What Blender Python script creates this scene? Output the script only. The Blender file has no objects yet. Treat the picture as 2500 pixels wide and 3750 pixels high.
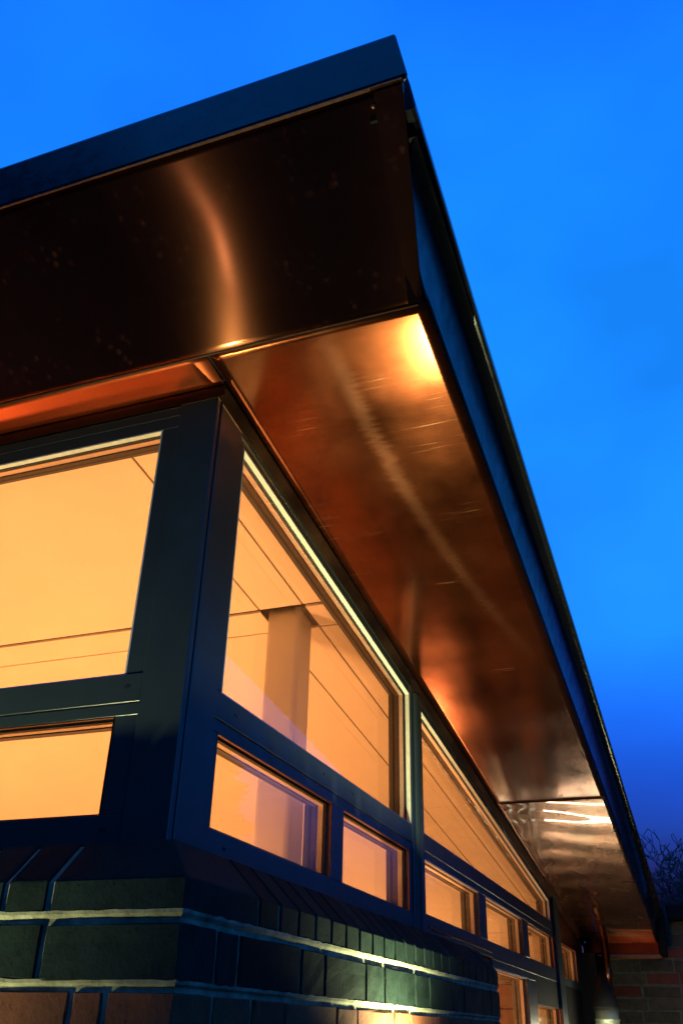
import bpy, bmesh, math, random
from mathutils import Vector, Matrix, noise

random.seed(7)
sc = bpy.context.scene
R = math.radians

# ---------------------------------------------------------------- camera
YAW, PITCH, ROLL = R(-21.09302), R(30.43348), R(1.43616)
CAM = Vector((0.7518, -1.2399, 1.6))
fwd = Vector((math.sin(YAW) * math.cos(PITCH), math.cos(YAW) * math.cos(PITCH), math.sin(PITCH)))
rgt = Vector((math.cos(YAW), -math.sin(YAW), 0))
upv = rgt.cross(fwd)
r2 = math.cos(ROLL) * rgt + math.sin(ROLL) * upv
u2 = -math.sin(ROLL) * rgt + math.cos(ROLL) * upv
cd = bpy.data.cameras.new('camera')
cam = bpy.data.objects.new('camera', cd)
sc.collection.objects.link(cam)
cam.matrix_world = Matrix(((r2.x, u2.x, -fwd.x, CAM.x), (r2.y, u2.y, -fwd.y, CAM.y), (r2.z, u2.z, -fwd.z, CAM.z), (0, 0, 0, 1)))
cd.sensor_width = 36
cd.lens = 3245.19 / 3750 * 36
cd.clip_start = 0.02
cd.clip_end = 3000
sc.camera = cam

# ---------------------------------------------------------------- sky at dusk
SKY_STRENGTH = 0.10
wd = bpy.data.worlds.new('World')
sc.world = wd
wd.use_nodes = True
nt = wd.node_tree
nt.nodes.clear()
out = nt.nodes.new('ShaderNodeOutputWorld')
bg = nt.nodes.new('ShaderNodeBackground')
sky = nt.nodes.new('ShaderNodeTexSky')
sky.sky_type = 'NISHITA'
sky.sun_disc = False
sky.sun_elevation = R(-3.0)
sky.sun_rotation = R(165)
sky.air_density = 1.0
sky.dust_density = 0.0
sky.ozone_density = 6.0
# long exposure on tungsten balance with strong contrast: per channel gain and curve, same for the whole sky
sep = nt.nodes.new('ShaderNodeSeparateColor')
com = nt.nodes.new('ShaderNodeCombineColor')
nt.links.new(sky.outputs[0], sep.inputs[0])
for k, (ref, pw, gain) in enumerate(((0.0090, 1.0, 0.013), (0.0052, 2.0, 0.26), (0.0380, 1.0, 1.08))):
    a = nt.nodes.new('ShaderNodeMath'); a.operation = 'MULTIPLY'; a.inputs[1].default_value = 1 / ref
    b = nt.nodes.new('ShaderNodeMath'); b.operation = 'POWER'; b.inputs[1].default_value = pw
    c = nt.nodes.new('ShaderNodeMath'); c.operation = 'MULTIPLY'; c.inputs[1].default_value = gain / SKY_STRENGTH
    nt.links.new(sep.outputs[k], a.inputs[0]); nt.links.new(a.outputs[0], b.inputs[0])
    e = nt.nodes.new('ShaderNodeMath'); e.operation = 'MINIMUM'; e.inputs[1].default_value = 1.12   # the film saturates
    nt.links.new(b.outputs[0], e.inputs[0]); nt.links.new(e.outputs[0], c.inputs[0]); nt.links.new(c.outputs[0], com.inputs[k])
# thin drifting cloud: soft lighter and darker veils over the whole dome
tc = nt.nodes.new('ShaderNodeTexCoord')
mp = nt.nodes.new('ShaderNodeMapping')
mp.inputs['Scale'].default_value = (3.0, 3.0, 5.0)
mp.inputs['Location'].default_value = (3.1, 0.4, 1.7)
cn = nt.nodes.new('ShaderNodeTexNoise')
cn.inputs['Scale'].default_value = 1.0
cn.inputs['Detail'].default_value = 3.0
cr = nt.nodes.new('ShaderNodeMapRange')
cr.inputs['From Min'].default_value = 0.3
cr.inputs['From Max'].default_value = 0.7
cr.inputs['To Min'].default_value = 0.78
cr.inputs['To Max'].default_value = 1.16
cm = nt.nodes.new('ShaderNodeMix')
cm.data_type = 'RGBA'
cm.blend_type = 'MULTIPLY'
cm.inputs[0].default_value = 1.0
bg.inputs['Strength'].default_value = SKY_STRENGTH
nt.links.new(tc.outputs['Generated'], mp.inputs[0])
nt.links.new(mp.outputs[0], cn.inputs['Vector'])
nt.links.new(cn.outputs['Fac'], cr.inputs['Value'])
nt.links.new(com.outputs[0], cm.inputs[6])
nt.links.new(cr.outputs[0], cm.inputs[7])
nt.links.new(cm.outputs[2], bg.inputs['Color'])
nt.links.new(bg.outputs[0], out.inputs[0])

vs = sc.view_settings
vs.view_transform = 'Standard'
vs.look = 'None'
vs.exposure = 0.0
vs.gamma = 1.0
vs.use_curve_mapping = False
cy = sc.cycles
cy.use_denoising = True
cy.max_bounces = 10
cy.transparent_max_bounces = 24
cy.diffuse_bounces = 5
cy.glossy_bounces = 6
cy.sample_clamp_indirect = 6.0
cy.caustics_reflective = True
cy.blur_glossy = 0.3

# ---------------------------------------------------------------- material helpers
MATS = {}
def mat(name):
    m = bpy.data.materials.new(name)
    m.use_nodes = True
    MATS[name] = m
    t = m.node_tree
    return m, t, t.nodes['Principled BSDF']

def node(t, kind, **kw):
    n = t.nodes.new(kind)
    for k, v in kw.items():
        if k in n.inputs: n.inputs[k].default_value = v
        else: setattr(n, k, v)
    return n

def coords(t, scale=(1, 1, 1), space='Object'):
    a = node(t, 'ShaderNodeTexCoord')
    m = node(t, 'ShaderNodeMapping')
    m.inputs['Scale'].default_value = scale
    t.links.new(a.outputs[space], m.inputs[0])
    return m.outputs[0]

def noisef(t, vec, scale, detail=4, rough=0.6, dist=0.0):
    n = node(t, 'ShaderNodeTexNoise')
    n.inputs['Scale'].default_value = scale
    n.inputs['Detail'].default_value = detail
    n.inputs['Roughness'].default_value = rough
    n.inputs['Distortion'].default_value = dist
    t.links.new(vec, n.inputs['Vector'])
    return n.outputs['Fac']

def ramp(t, fac, stops):
    n = node(t, 'ShaderNodeValToRGB')
    e = n.color_ramp.elements
    while len(e) < len(stops): e.new(0.5)
    for i, (p, c) in enumerate(stops):
        e[i].position = p
        e[i].color = (*c, 1) if len(c) == 3 else c
    t.links.new(fac, n.inputs[0])
    return n.outputs['Color']

def mrange(t, v, a, b, c, d):
    n = node(t, 'ShaderNodeMapRange')
    n.inputs[1].default_value, n.inputs[2].default_value = a, b
    n.inputs[3].default_value, n.inputs[4].default_value = c, d
    t.links.new(v, n.inputs[0])
    return n.outputs[0]

def mixc(t, fac, a, b, blend='MIX'):
    n = node(t, 'ShaderNodeMix', data_type='RGBA', blend_type=blend)
    if isinstance(fac, (int, float)): n.inputs[0].default_value = fac
    else: t.links.new(fac, n.inputs[0])
    for i, v in ((6, a), (7, b)):
        if isinstance(v, tuple): n.inputs[i].default_value = (*v, 1)
        else: t.links.new(v, n.inputs[i])
    return n.outputs[2]

def bump(t, b, h, strength, dist=0.002, prev=None):
    n = node(t, 'ShaderNodeBump')
    n.inputs['Strength'].default_value = strength
    n.inputs['Distance'].default_value = dist
    t.links.new(h, n.inputs['Height'])
    if prev: t.links.new(prev, n.inputs['Normal'])
    if b: t.links.new(n.outputs[0], b.inputs['Normal'])
    return n.outputs[0]

def simple(name, col, rough=0.5, metal=0.0, var=0.15, nscale=18.0, bmp=0.0, spec=0.5):
    m, t, b = mat(name)
    v = coords(t)
    f = noisef(t, v, nscale, 5)
    lo = tuple(c * (1 - var) for c in col)
    hi = tuple(min(1, c * (1 + var)) for c in col)
    t.links.new(ramp(t, f, [(0.3, lo), (0.7, hi)]), b.inputs['Base Color'])
    t.links.new(mrange(t, noisef(t, v, nscale * 3), 0.3, 0.7, max(0.02, rough - 0.06), min(1, rough + 0.08)), b.inputs['Roughness'])
    b.inputs['Metallic'].default_value = metal
    b.inputs['Specular IOR Level'].default_value = spec
    if bmp: bump(t, b, noisef(t, v, nscale * 6, 6), bmp)
    return m

# copper sheet: rolled grain, handling marks, cloudy tarnish
def copper(name, base_lo, base_hi, r_lo, r_hi, spots=0.0, grain=(1, 1, 1), streak_wear=0.0, metal=1.0, gb=0.05, aniso=0.0, coat=0.0, warp=False):
    m, t, b = mat(name)
    v = coords(t)
    big = noisef(t, v, 4.2, 5, 0.62)
    col = ramp(t, big, [(0.28, base_lo), (0.72, base_hi)])
    gv = coords(t, grain)
    g = noisef(t, gv, 60, 3, 0.6)
    col = mixc(t, mrange(t, g, 0.35, 0.65, 0.0, 0.25), col, tuple(c * 0.75 for c in base_lo))
    rgh = mrange(t, noisef(t, v, 4.5, 3, 0.55), 0.3, 0.7, r_lo, r_hi)
    metalv = None
    if spots:
        vo = node(t, 'ShaderNodeTexVoronoi')
        vo.inputs['Scale'].default_value = 52
        sv = coords(t, (1, 1, 0.55))
        t.links.new(sv, vo.inputs['Vector'])
        sp = mrange(t, vo.outputs['Distance'], 0.0, 0.40, 1.0, 0.0)
        gate = mrange(t, noisef(t, v, 9.0, 4, 0.7), 0.52, 0.70, 0.0, 1.0)
        ml = node(t, 'ShaderNodeMath', operation='MULTIPLY')
        t.links.new(sp, ml.inputs[0]); t.links.new(gate, ml.inputs[1])
        ml2 = node(t, 'ShaderNodeMath', operation='MULTIPLY')
        t.links.new(ml.outputs[0], ml2.inputs[0]); ml2.inputs[1].default_value = spots
        col = mixc(t, ml2.outputs[0], col, (0.26, 0.14, 0.065))
        metalv = mrange(t, ml2.outputs[0], 0, 1, metal, 0.0)
    if coat:
        b.inputs['Coat Weight'].default_value = coat
        b.inputs['Coat Roughness'].default_value = 0.025
    if aniso:
        b.inputs['Anisotropic'].default_value = aniso
        cx_ = node(t, 'ShaderNodeCombineXYZ')
        cx_.inputs[1].default_value = 1.0
        t.links.new(cx_.outputs[0], b.inputs['Tangent'])
    if streak_wear:
        # a painted highlight track of fine cross scratches down the sheet, and scattered handling marks
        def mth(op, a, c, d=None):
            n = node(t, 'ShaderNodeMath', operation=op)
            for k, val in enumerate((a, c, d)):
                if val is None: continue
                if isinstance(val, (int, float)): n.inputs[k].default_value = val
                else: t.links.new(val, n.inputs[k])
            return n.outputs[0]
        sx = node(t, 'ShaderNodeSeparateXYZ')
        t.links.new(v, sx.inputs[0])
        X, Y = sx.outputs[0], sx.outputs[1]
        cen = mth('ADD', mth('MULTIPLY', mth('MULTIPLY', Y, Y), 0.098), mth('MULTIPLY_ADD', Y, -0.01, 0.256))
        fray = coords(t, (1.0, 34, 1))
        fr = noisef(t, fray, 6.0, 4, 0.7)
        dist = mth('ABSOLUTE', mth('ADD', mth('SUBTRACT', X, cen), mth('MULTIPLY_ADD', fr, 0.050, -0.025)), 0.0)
        streak = mrange(t, dist, 0.006, 0.026, 1.0, 0.0)
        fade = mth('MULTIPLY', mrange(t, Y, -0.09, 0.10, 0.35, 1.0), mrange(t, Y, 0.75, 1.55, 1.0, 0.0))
        streak = mth('MULTIPLY', mth('MULTIPLY', streak, fade), 0.42)
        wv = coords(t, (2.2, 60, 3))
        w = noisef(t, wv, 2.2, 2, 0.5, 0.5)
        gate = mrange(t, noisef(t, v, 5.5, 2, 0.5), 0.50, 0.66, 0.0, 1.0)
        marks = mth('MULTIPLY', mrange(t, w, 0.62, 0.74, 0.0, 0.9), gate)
        ml = mth('MULTIPLY', mth('MAXIMUM', streak, marks), streak_wear)
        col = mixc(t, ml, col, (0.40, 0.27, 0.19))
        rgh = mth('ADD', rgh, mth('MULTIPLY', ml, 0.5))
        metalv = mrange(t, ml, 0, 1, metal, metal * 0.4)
    t.links.new(col, b.inputs['Base Color'])
    t.links.new(rgh, b.inputs['Roughness'])
    if metalv: t.links.new(metalv, b.inputs['Metallic'])
    else: b.inputs['Metallic'].default_value = metal
    nb = bump(t, b, g, gb, 0.0006)
    if warp:
        # oil-canning of the thin lacquered sheet: bowed across its width and rippled along its length
        def mt(op, a, c=0.0, d=None):
            n = node(t, 'ShaderNodeMath', operation=op)
            for k, val in enumerate((a, c, d)):
                if val is None: continue
                if isinstance(val, (int, float)): n.inputs[k].default_value = val
                else: t.links.new(val, n.inputs[k])
            return n.outputs[0]
        sx = node(t, 'ShaderNodeSeparateXYZ')
        t.links.new(v, sx.inputs[0])
        X, Y = sx.outputs[0], sx.outputs[1]
        q = mt('SUBTRACT', 0.42, X)
        bow = mt('MULTIPLY', mt('MULTIPLY', q, q), 0.19)
        ph = mt('ADD', mt('MULTIPLY', Y, 23.0), mt('MULTIPLY', mt('SINE', mt('MULTIPLY_ADD', X, 9.0, 0.6)), 1.5))
        rip = mt('MULTIPLY', mt('SINE', ph), 0.0013)
        hgt = mt('ADD', bow, rip)
        n2 = bump(t, None, hgt, 1.0, 1.0, nb)
        t.links.new(n2, b.inputs['Normal'])
        t.links.new(n2, b.inputs['Coat Normal'])
    return m

M_SOFF = copper('copper_soffit', (0.13, 0.027, 0.008), (0.27, 0.070, 0.024), 0.13, 0.24, grain=(0.5, 6, 1), streak_wear=0.26, metal=0.92, gb=0.04)
M_SOFF3 = copper('copper_soffit_front', (0.26, 0.048, 0.014), (0.34, 0.070, 0.022), 0.36, 0.44, grain=(6, 0.5, 1), metal=0.9, gb=0.03)
M_SOFF2 = copper('copper_soffit_polished', (0.24, 0.075, 0.028), (0.36, 0.13, 0.052), 0.20, 0.30, grain=(0.5, 6, 1), metal=0.95, gb=0.015, coat=0.8, warp=True)
M_FASC = copper('copper_fascia', (0.20, 0.055, 0.024), (0.27, 0.085, 0.038), 0.135, 0.15, spots=0.34, grain=(0.3, 6, 6), metal=0.97, gb=0.006, aniso=0.99)
M_FASR = simple('dark_coated_side_fascia', (0.006, 0.006, 0.008), 0.24, 0.0, 0.2, 7, spec=0.22)
M_TRIM = copper('copper_trim', (0.22, 0.09, 0.04), (0.42, 0.20, 0.10), 0.28, 0.45, grain=(2, 2, 2))
M_PIPE = copper('copper_pipe', (0.34, 0.12, 0.05), (0.45, 0.18, 0.08), 0.32, 0.42)
M_EDGE = simple('dull_copper_edge', (0.045, 0.014, 0.005), 0.55, 0.6, 0.3, 30)
M_ENDB = copper('copper_end_board', (0.20, 0.035, 0.014), (0.28, 0.05, 0.02), 0.3, 0.4)
M_CAP = simple('dark_coated_capping', (0.010, 0.011, 0.015), 0.26, 0.0, 0.2, 9, spec=0.25)
M_FRAME = simple('grey_green_frame_paint', (0.030, 0.043, 0.047), 0.36, 0.0, 0.12, 5)
M_BEAD = simple('pale_glazing_bead', (0.62, 0.66, 0.56), 0.45, 0.0, 0.08, 60)
M_GASK = simple('black_rubber_gasket', (0.012, 0.012, 0.012), 0.6, 0.0, 0.2, 60)
M_SPAC = simple('spacer_aluminium', (0.58, 0.52, 0.45), 0.42, 0.6, 0.12, 220)
M_SCREW = simple('drain_slot_black', (0.004, 0.004, 0.004), 0.8)
M_DARKP = simple('dark_infill_panel', (0.010, 0.010, 0.009), 0.7, 0.0, 0.25, 14, spec=0.12)
M_PLAST = simple('cream_plaster', (0.80, 0.74, 0.64), 0.75, 0.0, 0.03, 5)
M_COL = simple('cream_column_paint', (0.88, 0.84, 0.76), 0.38, 0.0, 0.03, 8)
M_RECESS = simple('dark_ceiling_recess', (0.015, 0.009, 0.006), 0.9)
M_FLOOR = simple('pale_lino_floor', (0.62, 0.54, 0.44), 0.45, 0.0, 0.2, 10)
M_CUPB = simple('brown_timber_veneer', (0.20, 0.10, 0.055), 0.45, 0.0, 0.2, 22)
M_ROOF = simple('roof_membrane', (0.04, 0.04, 0.045), 0.8)
M_BLACK = simple('black_painted_steel', (0.006, 0.006, 0.007), 0.7, spec=0.08)
M_BARK = simple('tree_bark', (0.05, 0.04, 0.032), 0.9, 0.0, 0.3, 20, 0.3)
M_TILE = simple('slate_roof', (0.06, 0.06, 0.07), 0.7, 0.0, 0.3, 12, 0.2)
M_RENDER = simple('grey_render_wall', (0.22, 0.20, 0.18), 0.9, 0.0, 0.15, 3, 0.2)
M_WINWHITE = simple('white_window_paint', (0.6, 0.6, 0.58), 0.5)
M_GROUND = simple('dark_paving', (0.055, 0.055, 0.052), 0.85, 0.0, 0.35, 2.4, 0.3)

def brickmat(name, lo, hi, rough, spec=0.5):
    m, t, b = mat(name)
    v = coords(t)
    oi = node(t, 'ShaderNodeObjectInfo')
    mp2 = node(t, 'ShaderNodeVectorMath', operation='ADD')
    t.links.new(v, mp2.inputs[0])
    sc_ = node(t, 'ShaderNodeVectorMath', operation='SCALE')
    sc_.inputs['Scale'].default_value = 37.0
    t.links.new(oi.outputs['Location'], sc_.inputs[0])
    t.links.new(sc_.outputs[0], mp2.inputs[1])
    vv = mp2.outputs[0]
    f = noisef(t, vv, 24, 6, 0.65)
    col = ramp(t, f, [(0.3, lo), (0.72, hi)])
    rnd = mrange(t, oi.outputs['Random'], 0, 1, 0.75, 1.2)
    col = mixc(t, 1.0, col, rnd, 'MULTIPLY')
    pit = noisef(t, vv, 110, 4, 0.7)
    col = mixc(t, mrange(t, pit, 0.60, 0.70, 0.0, 0.75), col, tuple(c * 0.25 for c in lo))
    # pale lime streaks washed down the face
    sv = node(t, 'ShaderNodeMapping')
    sv.inputs['Scale'].default_value = (9, 9, 1.4)
    t.links.new(vv, sv.inputs[0])
    st = noisef(t, sv.outputs[0], 9, 4, 0.6)
    col = mixc(t, mrange(t, st, 0.60, 0.80, 0.0, 0.4), col, tuple(min(1, c * 1.7) for c in hi))
    t.links.new(col, b.inputs['Base Color'])
    t.links.new(mrange(t, f, 0.3, 0.7, rough - 0.08, rough + 0.15), b.inputs['Roughness'])
    b.inputs['Specular IOR Level'].default_value = spec
    n1 = bump(t, None, pit, 0.6, 0.0016)
    bump(t, b, f, 0.22, 0.003, n1)
    return m

M_BLUE = brickmat('blue_engineering_brick', (0.006, 0.012, 0.011), (0.015, 0.026, 0.023), 0.75, 0.04)
M_RED = brickmat('red_brick', (0.11, 0.030, 0.016), (0.20, 0.066, 0.032), 0.85, 0.15)
M_OLD = brickmat('old_stock_brick', (0.040, 0.032, 0.018), (0.095, 0.072, 0.040), 0.9, 0.1)
M_OLDRED = brickmat('old_red_brick', (0.085, 0.022, 0.014), (0.14, 0.04, 0.022), 0.9, 0.1)
M_MORTAR = simple('lime_mortar', (0.21, 0.20, 0.13), 0.95, 0.0, 0.55, 28, 0.6)
M_MORTD = simple('old_grey_mortar', (0.085, 0.085, 0.06), 0.95, 0.0, 0.4, 30, 0.5)

def glassmat(name, k=1.0):
    m = bpy.data.materials.new(name)
    m.use_nodes = True
    t = m.node_tree
    t.nodes.clear()
    o = node(t, 'ShaderNodeOutputMaterial')
    mx = node(t, 'ShaderNodeMixShader')
    tr = node(t, 'ShaderNodeBsdfTransparent')
    tr.inputs[0].default_value = (0.93, 0.955, 0.935, 1)
    gl = node(t, 'ShaderNodeBsdfGlossy')
    gl.inputs['Roughness'].default_value = 0.004
    fr = node(t, 'ShaderNodeFresnel')
    fr.inputs[0].default_value = 1.5
    v = coords(t)
    n = bump(t, None, noisef(t, v, 2.2, 2, 0.4), 0.06, 0.004)
    t.links.new(n, gl.inputs['Normal'])
    t.links.new(fr.outputs[0], mx.inputs[0])
    t.links.new(tr.outputs[0], mx.inputs[1])
    t.links.new(gl.outputs[0], mx.inputs[2])
    t.links.new(mx.outputs[0], o.inputs[0])
    return m
M_GLASS = glassmat('window_glass')

def emit(name, col, s):
    m = bpy.data.materials.new(name)
    m.use_nodes = True
    t = m.node_tree
    t.nodes.clear()
    o = node(t, 'ShaderNodeOutputMaterial')
    e = node(t, 'ShaderNodeEmission')
    e.inputs[0].default_value = (*col, 1)
    e.inputs[1].default_value = s
    t.links.new(e.outputs[0], o.inputs[0])
    return m

# ---------------------------------------------------------------- object helpers
def link(name, me, m, parent=None):
    o = bpy.data.objects.new(name, me)
    sc.collection.objects.link(o)
    if m and not me.materials: me.materials.append(m)
    if parent: o.parent = parent
    return o

def empty(name, label, cat, loc=(0, 0, 0), group=None):
    o = bpy.data.objects.new(name, None)
    sc.collection.objects.link(o)
    o.location = loc
    o.empty_display_size = 0.2
    o['label'] = label
    o['category'] = cat
    if group: o['group'] = group
    return o

def fin(bm, name, m, parent=None, bev=0.0, seg=1, smooth=False, offset=None):
    bmesh.ops.remove_doubles(bm, verts=bm.verts, dist=1e-6)
    bmesh.ops.recalc_face_normals(bm, faces=bm.faces)
    if bev:
        es = [e for e in bm.edges if len(e.link_faces) == 2 and e.calc_face_angle(0) > 0.5]
        bmesh.ops.bevel(bm, geom=es, offset=bev, segments=seg, profile=0.6, affect='EDGES', clamp_overlap=True)
    if offset:
        bmesh.ops.translate(bm, verts=bm.verts, vec=-Vector(offset))
    me = bpy.data.meshes.new(name)
    bm.to_mesh(me)
    bm.free()
    if smooth:
        for p in me.polygons: p.use_smooth = True
    o = link(name, me, m, parent)
    if offset: o.location = offset
    return o

def abox(bm, x0, x1, y0, y1, z0, z1):
    vs_ = [bm.verts.new(p) for p in ((x0, y0, z0), (x1, y0, z0), (x1, y1, z0), (x0, y1, z0), (x0, y0, z1), (x1, y0, z1), (x1, y1, z1), (x0, y1, z1))]
    for f in ((0, 3, 2, 1), (4, 5, 6, 7), (0, 1, 5, 4), (1, 2, 6, 5), (2, 3, 7, 6), (3, 0, 4, 7)):
        bm.faces.new([vs_[i] for i in f])

def box(name, m, parent, x0, x1, y0, y1, z0, z1, bev=0.0, seg=1):
    bm = bmesh.new()
    abox(bm, x0, x1, y0, y1, z0, z1)
    return fin(bm, name, m, parent, bev, seg)

def aprism(bm, a, b):
    """closed prism between two equal polygons a, b (lists of 3d points)"""
    A = [bm.verts.new(p) for p in a]
    B = [bm.verts.new(p) for p in b]
    n = len(A)
    for i in range(n):
        j = (i + 1) % n
        bm.faces.new((A[i], A[j], B[j], B[i]))
    bm.faces.new(A)
    bm.faces.new(B)

def prism(name, m, parent, a, b, bev=0.0, seg=1, smooth=False):
    bm = bmesh.new()
    aprism(bm, a, b)
    return fin(bm, name, m, parent, bev, seg, smooth)

def lathe(name, m, parent, prof, c, n=28, smooth=True, flute=0.0):
    bm = bmesh.new()
    rings = []
    for r, z in prof:
        rings.append([bm.verts.new((c[0] + (r + (flute if (k % 2) else 0)) * math.cos(2 * math.pi * k / n), c[1] + (r + (flute if (k % 2) else 0)) * math.sin(2 * math.pi * k / n), c[2] + z)) for k in range(n)])
    for a, b in zip(rings, rings[1:]):
        for k in range(n):
            bm.faces.new((a[k], a[(k + 1) % n], b[(k + 1) % n], b[k]))
    if prof[0][0] > 1e-4: bm.faces.new(rings[0])
    if prof[-1][0] > 1e-4: bm.faces.new(rings[-1])
    return fin(bm, name, m, parent, smooth=smooth)

# pitch of the roof: soffit height along the side wall
S = 0.116
def zs(y): return 2.719 - S * y

def inset(poly, d):
    """offset a convex counter-clockwise 2d polygon inwards by d"""
    n = len(poly)
    lines = []
    for i in range(n):
        p, q = Vector(poly[i]), Vector(poly[(i + 1) % n])
        t_ = (q - p).normalized()
        nn = Vector((-t_.y, t_.x))
        lines.append((p + nn * d, t_))
    res = []
    for i in range(n):
        p1, t1 = lines[i - 1]
        p2, t2 = lines[i]
        den = t1.x * t2.y - t1.y * t2.x
        s_ = ((p2.x - p1.x) * t2.y - (p2.y - p1.y) * t2.x) / den
        res.append((p1.x + t1.x * s_, p1.y + t1.y * s_))
    return res

SIDE = lambda u, z, d: (d, u, z)       # side wall, outward +x
FRONT = lambda u, z, d: (u, -d, z)     # front wall, outward -y

def aring(bm, poly, a, b, d0, d1, fn):
    o_, i_ = inset(poly, a), inset(poly, b)
    n = len(poly)
    V = {}
    for k, pl in (('o', o_), ('i', i_)):
        for kk, d in (('0', d0), ('1', d1)):
            V[k + kk] = [bm.verts.new(fn(u, z, d)) for u, z in pl]
    for i in range(n):
        j = (i + 1) % n
        bm.faces.new((V['o1'][i], V['o1'][j], V['i1'][j], V['i1'][i]))
        bm.faces.new((V['o0'][i], V['i0'][i], V['i0'][j], V['o0'][j]))
        bm.faces.new((V['i0'][i], V['i1'][i], V['i1'][j], V['i0'][j]))
        bm.faces.new((V['o0'][i], V['o0'][j], V['o1'][j], V['o1'][i]))

def window(parent, poly, fn, label=None, bead=True, d=0.0):
    """double glazed unit: black gasket ring, pale bead, two panes, spacer"""
    bm = bmesh.new()
    aring(bm, poly, -0.002, 0.0045, d - 0.021, d - 0.014, fn)
    aring(bm, poly, -0.002, 0.0075, d - 0.052, d - 0.036, fn)
    w = fin(bm, 'window', M_GASK, parent)
    if label: w['label'] = label
    if bead == 'head':
        u0, u1, zt = poly[0][0], poly[1][0], poly[2][1]
        bm = bmesh.new()
        aprism(bm, [fn(u0, zt + 0.001, d - 0.0138), fn(u0, zt + 0.001, d - 0.0015), fn(u0, zt - 0.003, d - 0.0015), fn(u0, zt - 0.003, d - 0.0138)],
               [fn(u1, zt + 0.001, d - 0.0138), fn(u1, zt + 0.001, d - 0.0015), fn(u1, zt - 0.003, d - 0.0015), fn(u1, zt - 0.003, d - 0.0138)])
        fin(bm, 'glazing_bead', M_BEAD, w)
    elif bead:
        bm = bmesh.new()
        aring(bm, poly, -0.002, 0.0025, d - 0.014, d - 0.0015, fn)
        fin(bm, 'glazing_bead', M_BEAD, w)
    else:
        bm = bmesh.new()
        aring(bm, poly, -0.002, 0.002, d - 0.006, d - 0.0015, fn)
        fin(bm, 'glazing_bead', M_TRIM, w)
    bm = bmesh.new()
    aring(bm, poly, -0.002, 0.0055, d - 0.0345, d - 0.0215, fn)
    fin(bm, 'spacer_bar', M_SPAC, w)
    for dd in (-0.0178, -0.0352):
        bm = bmesh.new()
        bm.faces.new([bm.verts.new(fn(u, z, d + dd)) for u, z in inset(poly, 0.001)])
        fin(bm, 'glass_pane', M_GLASS, w)
    return w

# ================================================================ SETTING
GZ = -0.2
bm = bmesh.new()
N = 24
ext = 900
vv = [[bm.verts.new((-ext + 2 * ext * i / N, -ext + 2 * ext * j / N, GZ)) for j in range(N + 1)] for i in range(N + 1)]
for i in range(N):
    for j in range(N):
        bm.faces.new((vv[i][j], vv[i + 1][j], vv[i + 1][j + 1], vv[i][j + 1]))
g = fin(bm, 'ground', M_GROUND)
g['kind'] = 'structure'

# ================================================================ PAVILION
bld = empty('pavilion', 'brick and glass pavilion with low copper clad roof, lit warm inside', 'building', (0, 0, GZ))
class PV: pass
# children are built in world coordinates: keep the parent offset out of them
def adopt(o, parent):
    o.parent = parent
    o.matrix_parent_inverse = parent.matrix_world.inverted()
bld.location = (0, 0, 0)

WALLB = 0.098          # brick face stands this far outside the frames
XL = -2.86             # left end of the front wall
YE = 5.15              # far end of the side wall

# ---- roof slab and its cladding
roof = prism('roof', M_ROOF, bld,
             [(x, -0.075, zs(-0.075) + dz) for x, dz in ((XL - 0.2, 0.012), (0.452, 0.012), (0.452, 0.24), (XL - 0.2, 0.24))],
             [(x, YE - 0.01, zs(YE) + dz) for x, dz in ((XL - 0.2, 0.012), (0.452, 0.012), (0.452, 0.24), (XL - 0.2, 0.24))])

def sheet(name, x0, x1, y0, y1, m, amp, nx, ny, seed, th=0.003):
    """soffit sheet with the slight waves of thin metal"""
    bm = bmesh.new()
    top, bot = [], []
    for i in range(nx + 1):
        a, b_ = [], []
        for j in range(ny + 1):
            x = x0 + (x1 - x0) * i / nx
            y = y0 + (y1 - y0) * j / ny
            ex = min(1.0, min(x - x0, x1 - x) / 0.03, min(y - y0, y1 - y) / 0.03)
            w = amp(x, y) * (0.25 + 0.75 * max(0, ex))
            a.append(bm.verts.new((x, y, zs(y) + w)))
            b_.append(bm.verts.new((x, y, zs(y) + w + th)))
        bot.append(a)
        top.append(b_)
    for i in range(nx):
        for j in range(ny):
            f = bm.faces.new((bot[i][j], bot[i][j + 1], bot[i + 1][j + 1], bot[i + 1][j])); f.smooth = True
            f = bm.faces.new((top[i][j], top[i + 1][j], top[i + 1][j + 1], top[i][j + 1])); f.smooth = True
    for i in range(nx):
        bm.faces.new((bot[i][0], bot[i + 1][0], top[i + 1][0], top[i][0]))
        bm.faces.new((bot[i][ny], top[i][ny], top[i + 1][ny], bot[i + 1][ny]))
    for j in range(ny):
        bm.faces.new((bot[0][j], top[0][j], top[0][j + 1], bot[0][j + 1]))
        bm.faces.new((bot[nx][j], bot[nx][j + 1], top[nx][j + 1], top[nx][j]))
    me = bpy.data.meshes.new(name)
    bm.to_mesh(me)
    bm.free()
    return link(name, me, m, roof)

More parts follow.
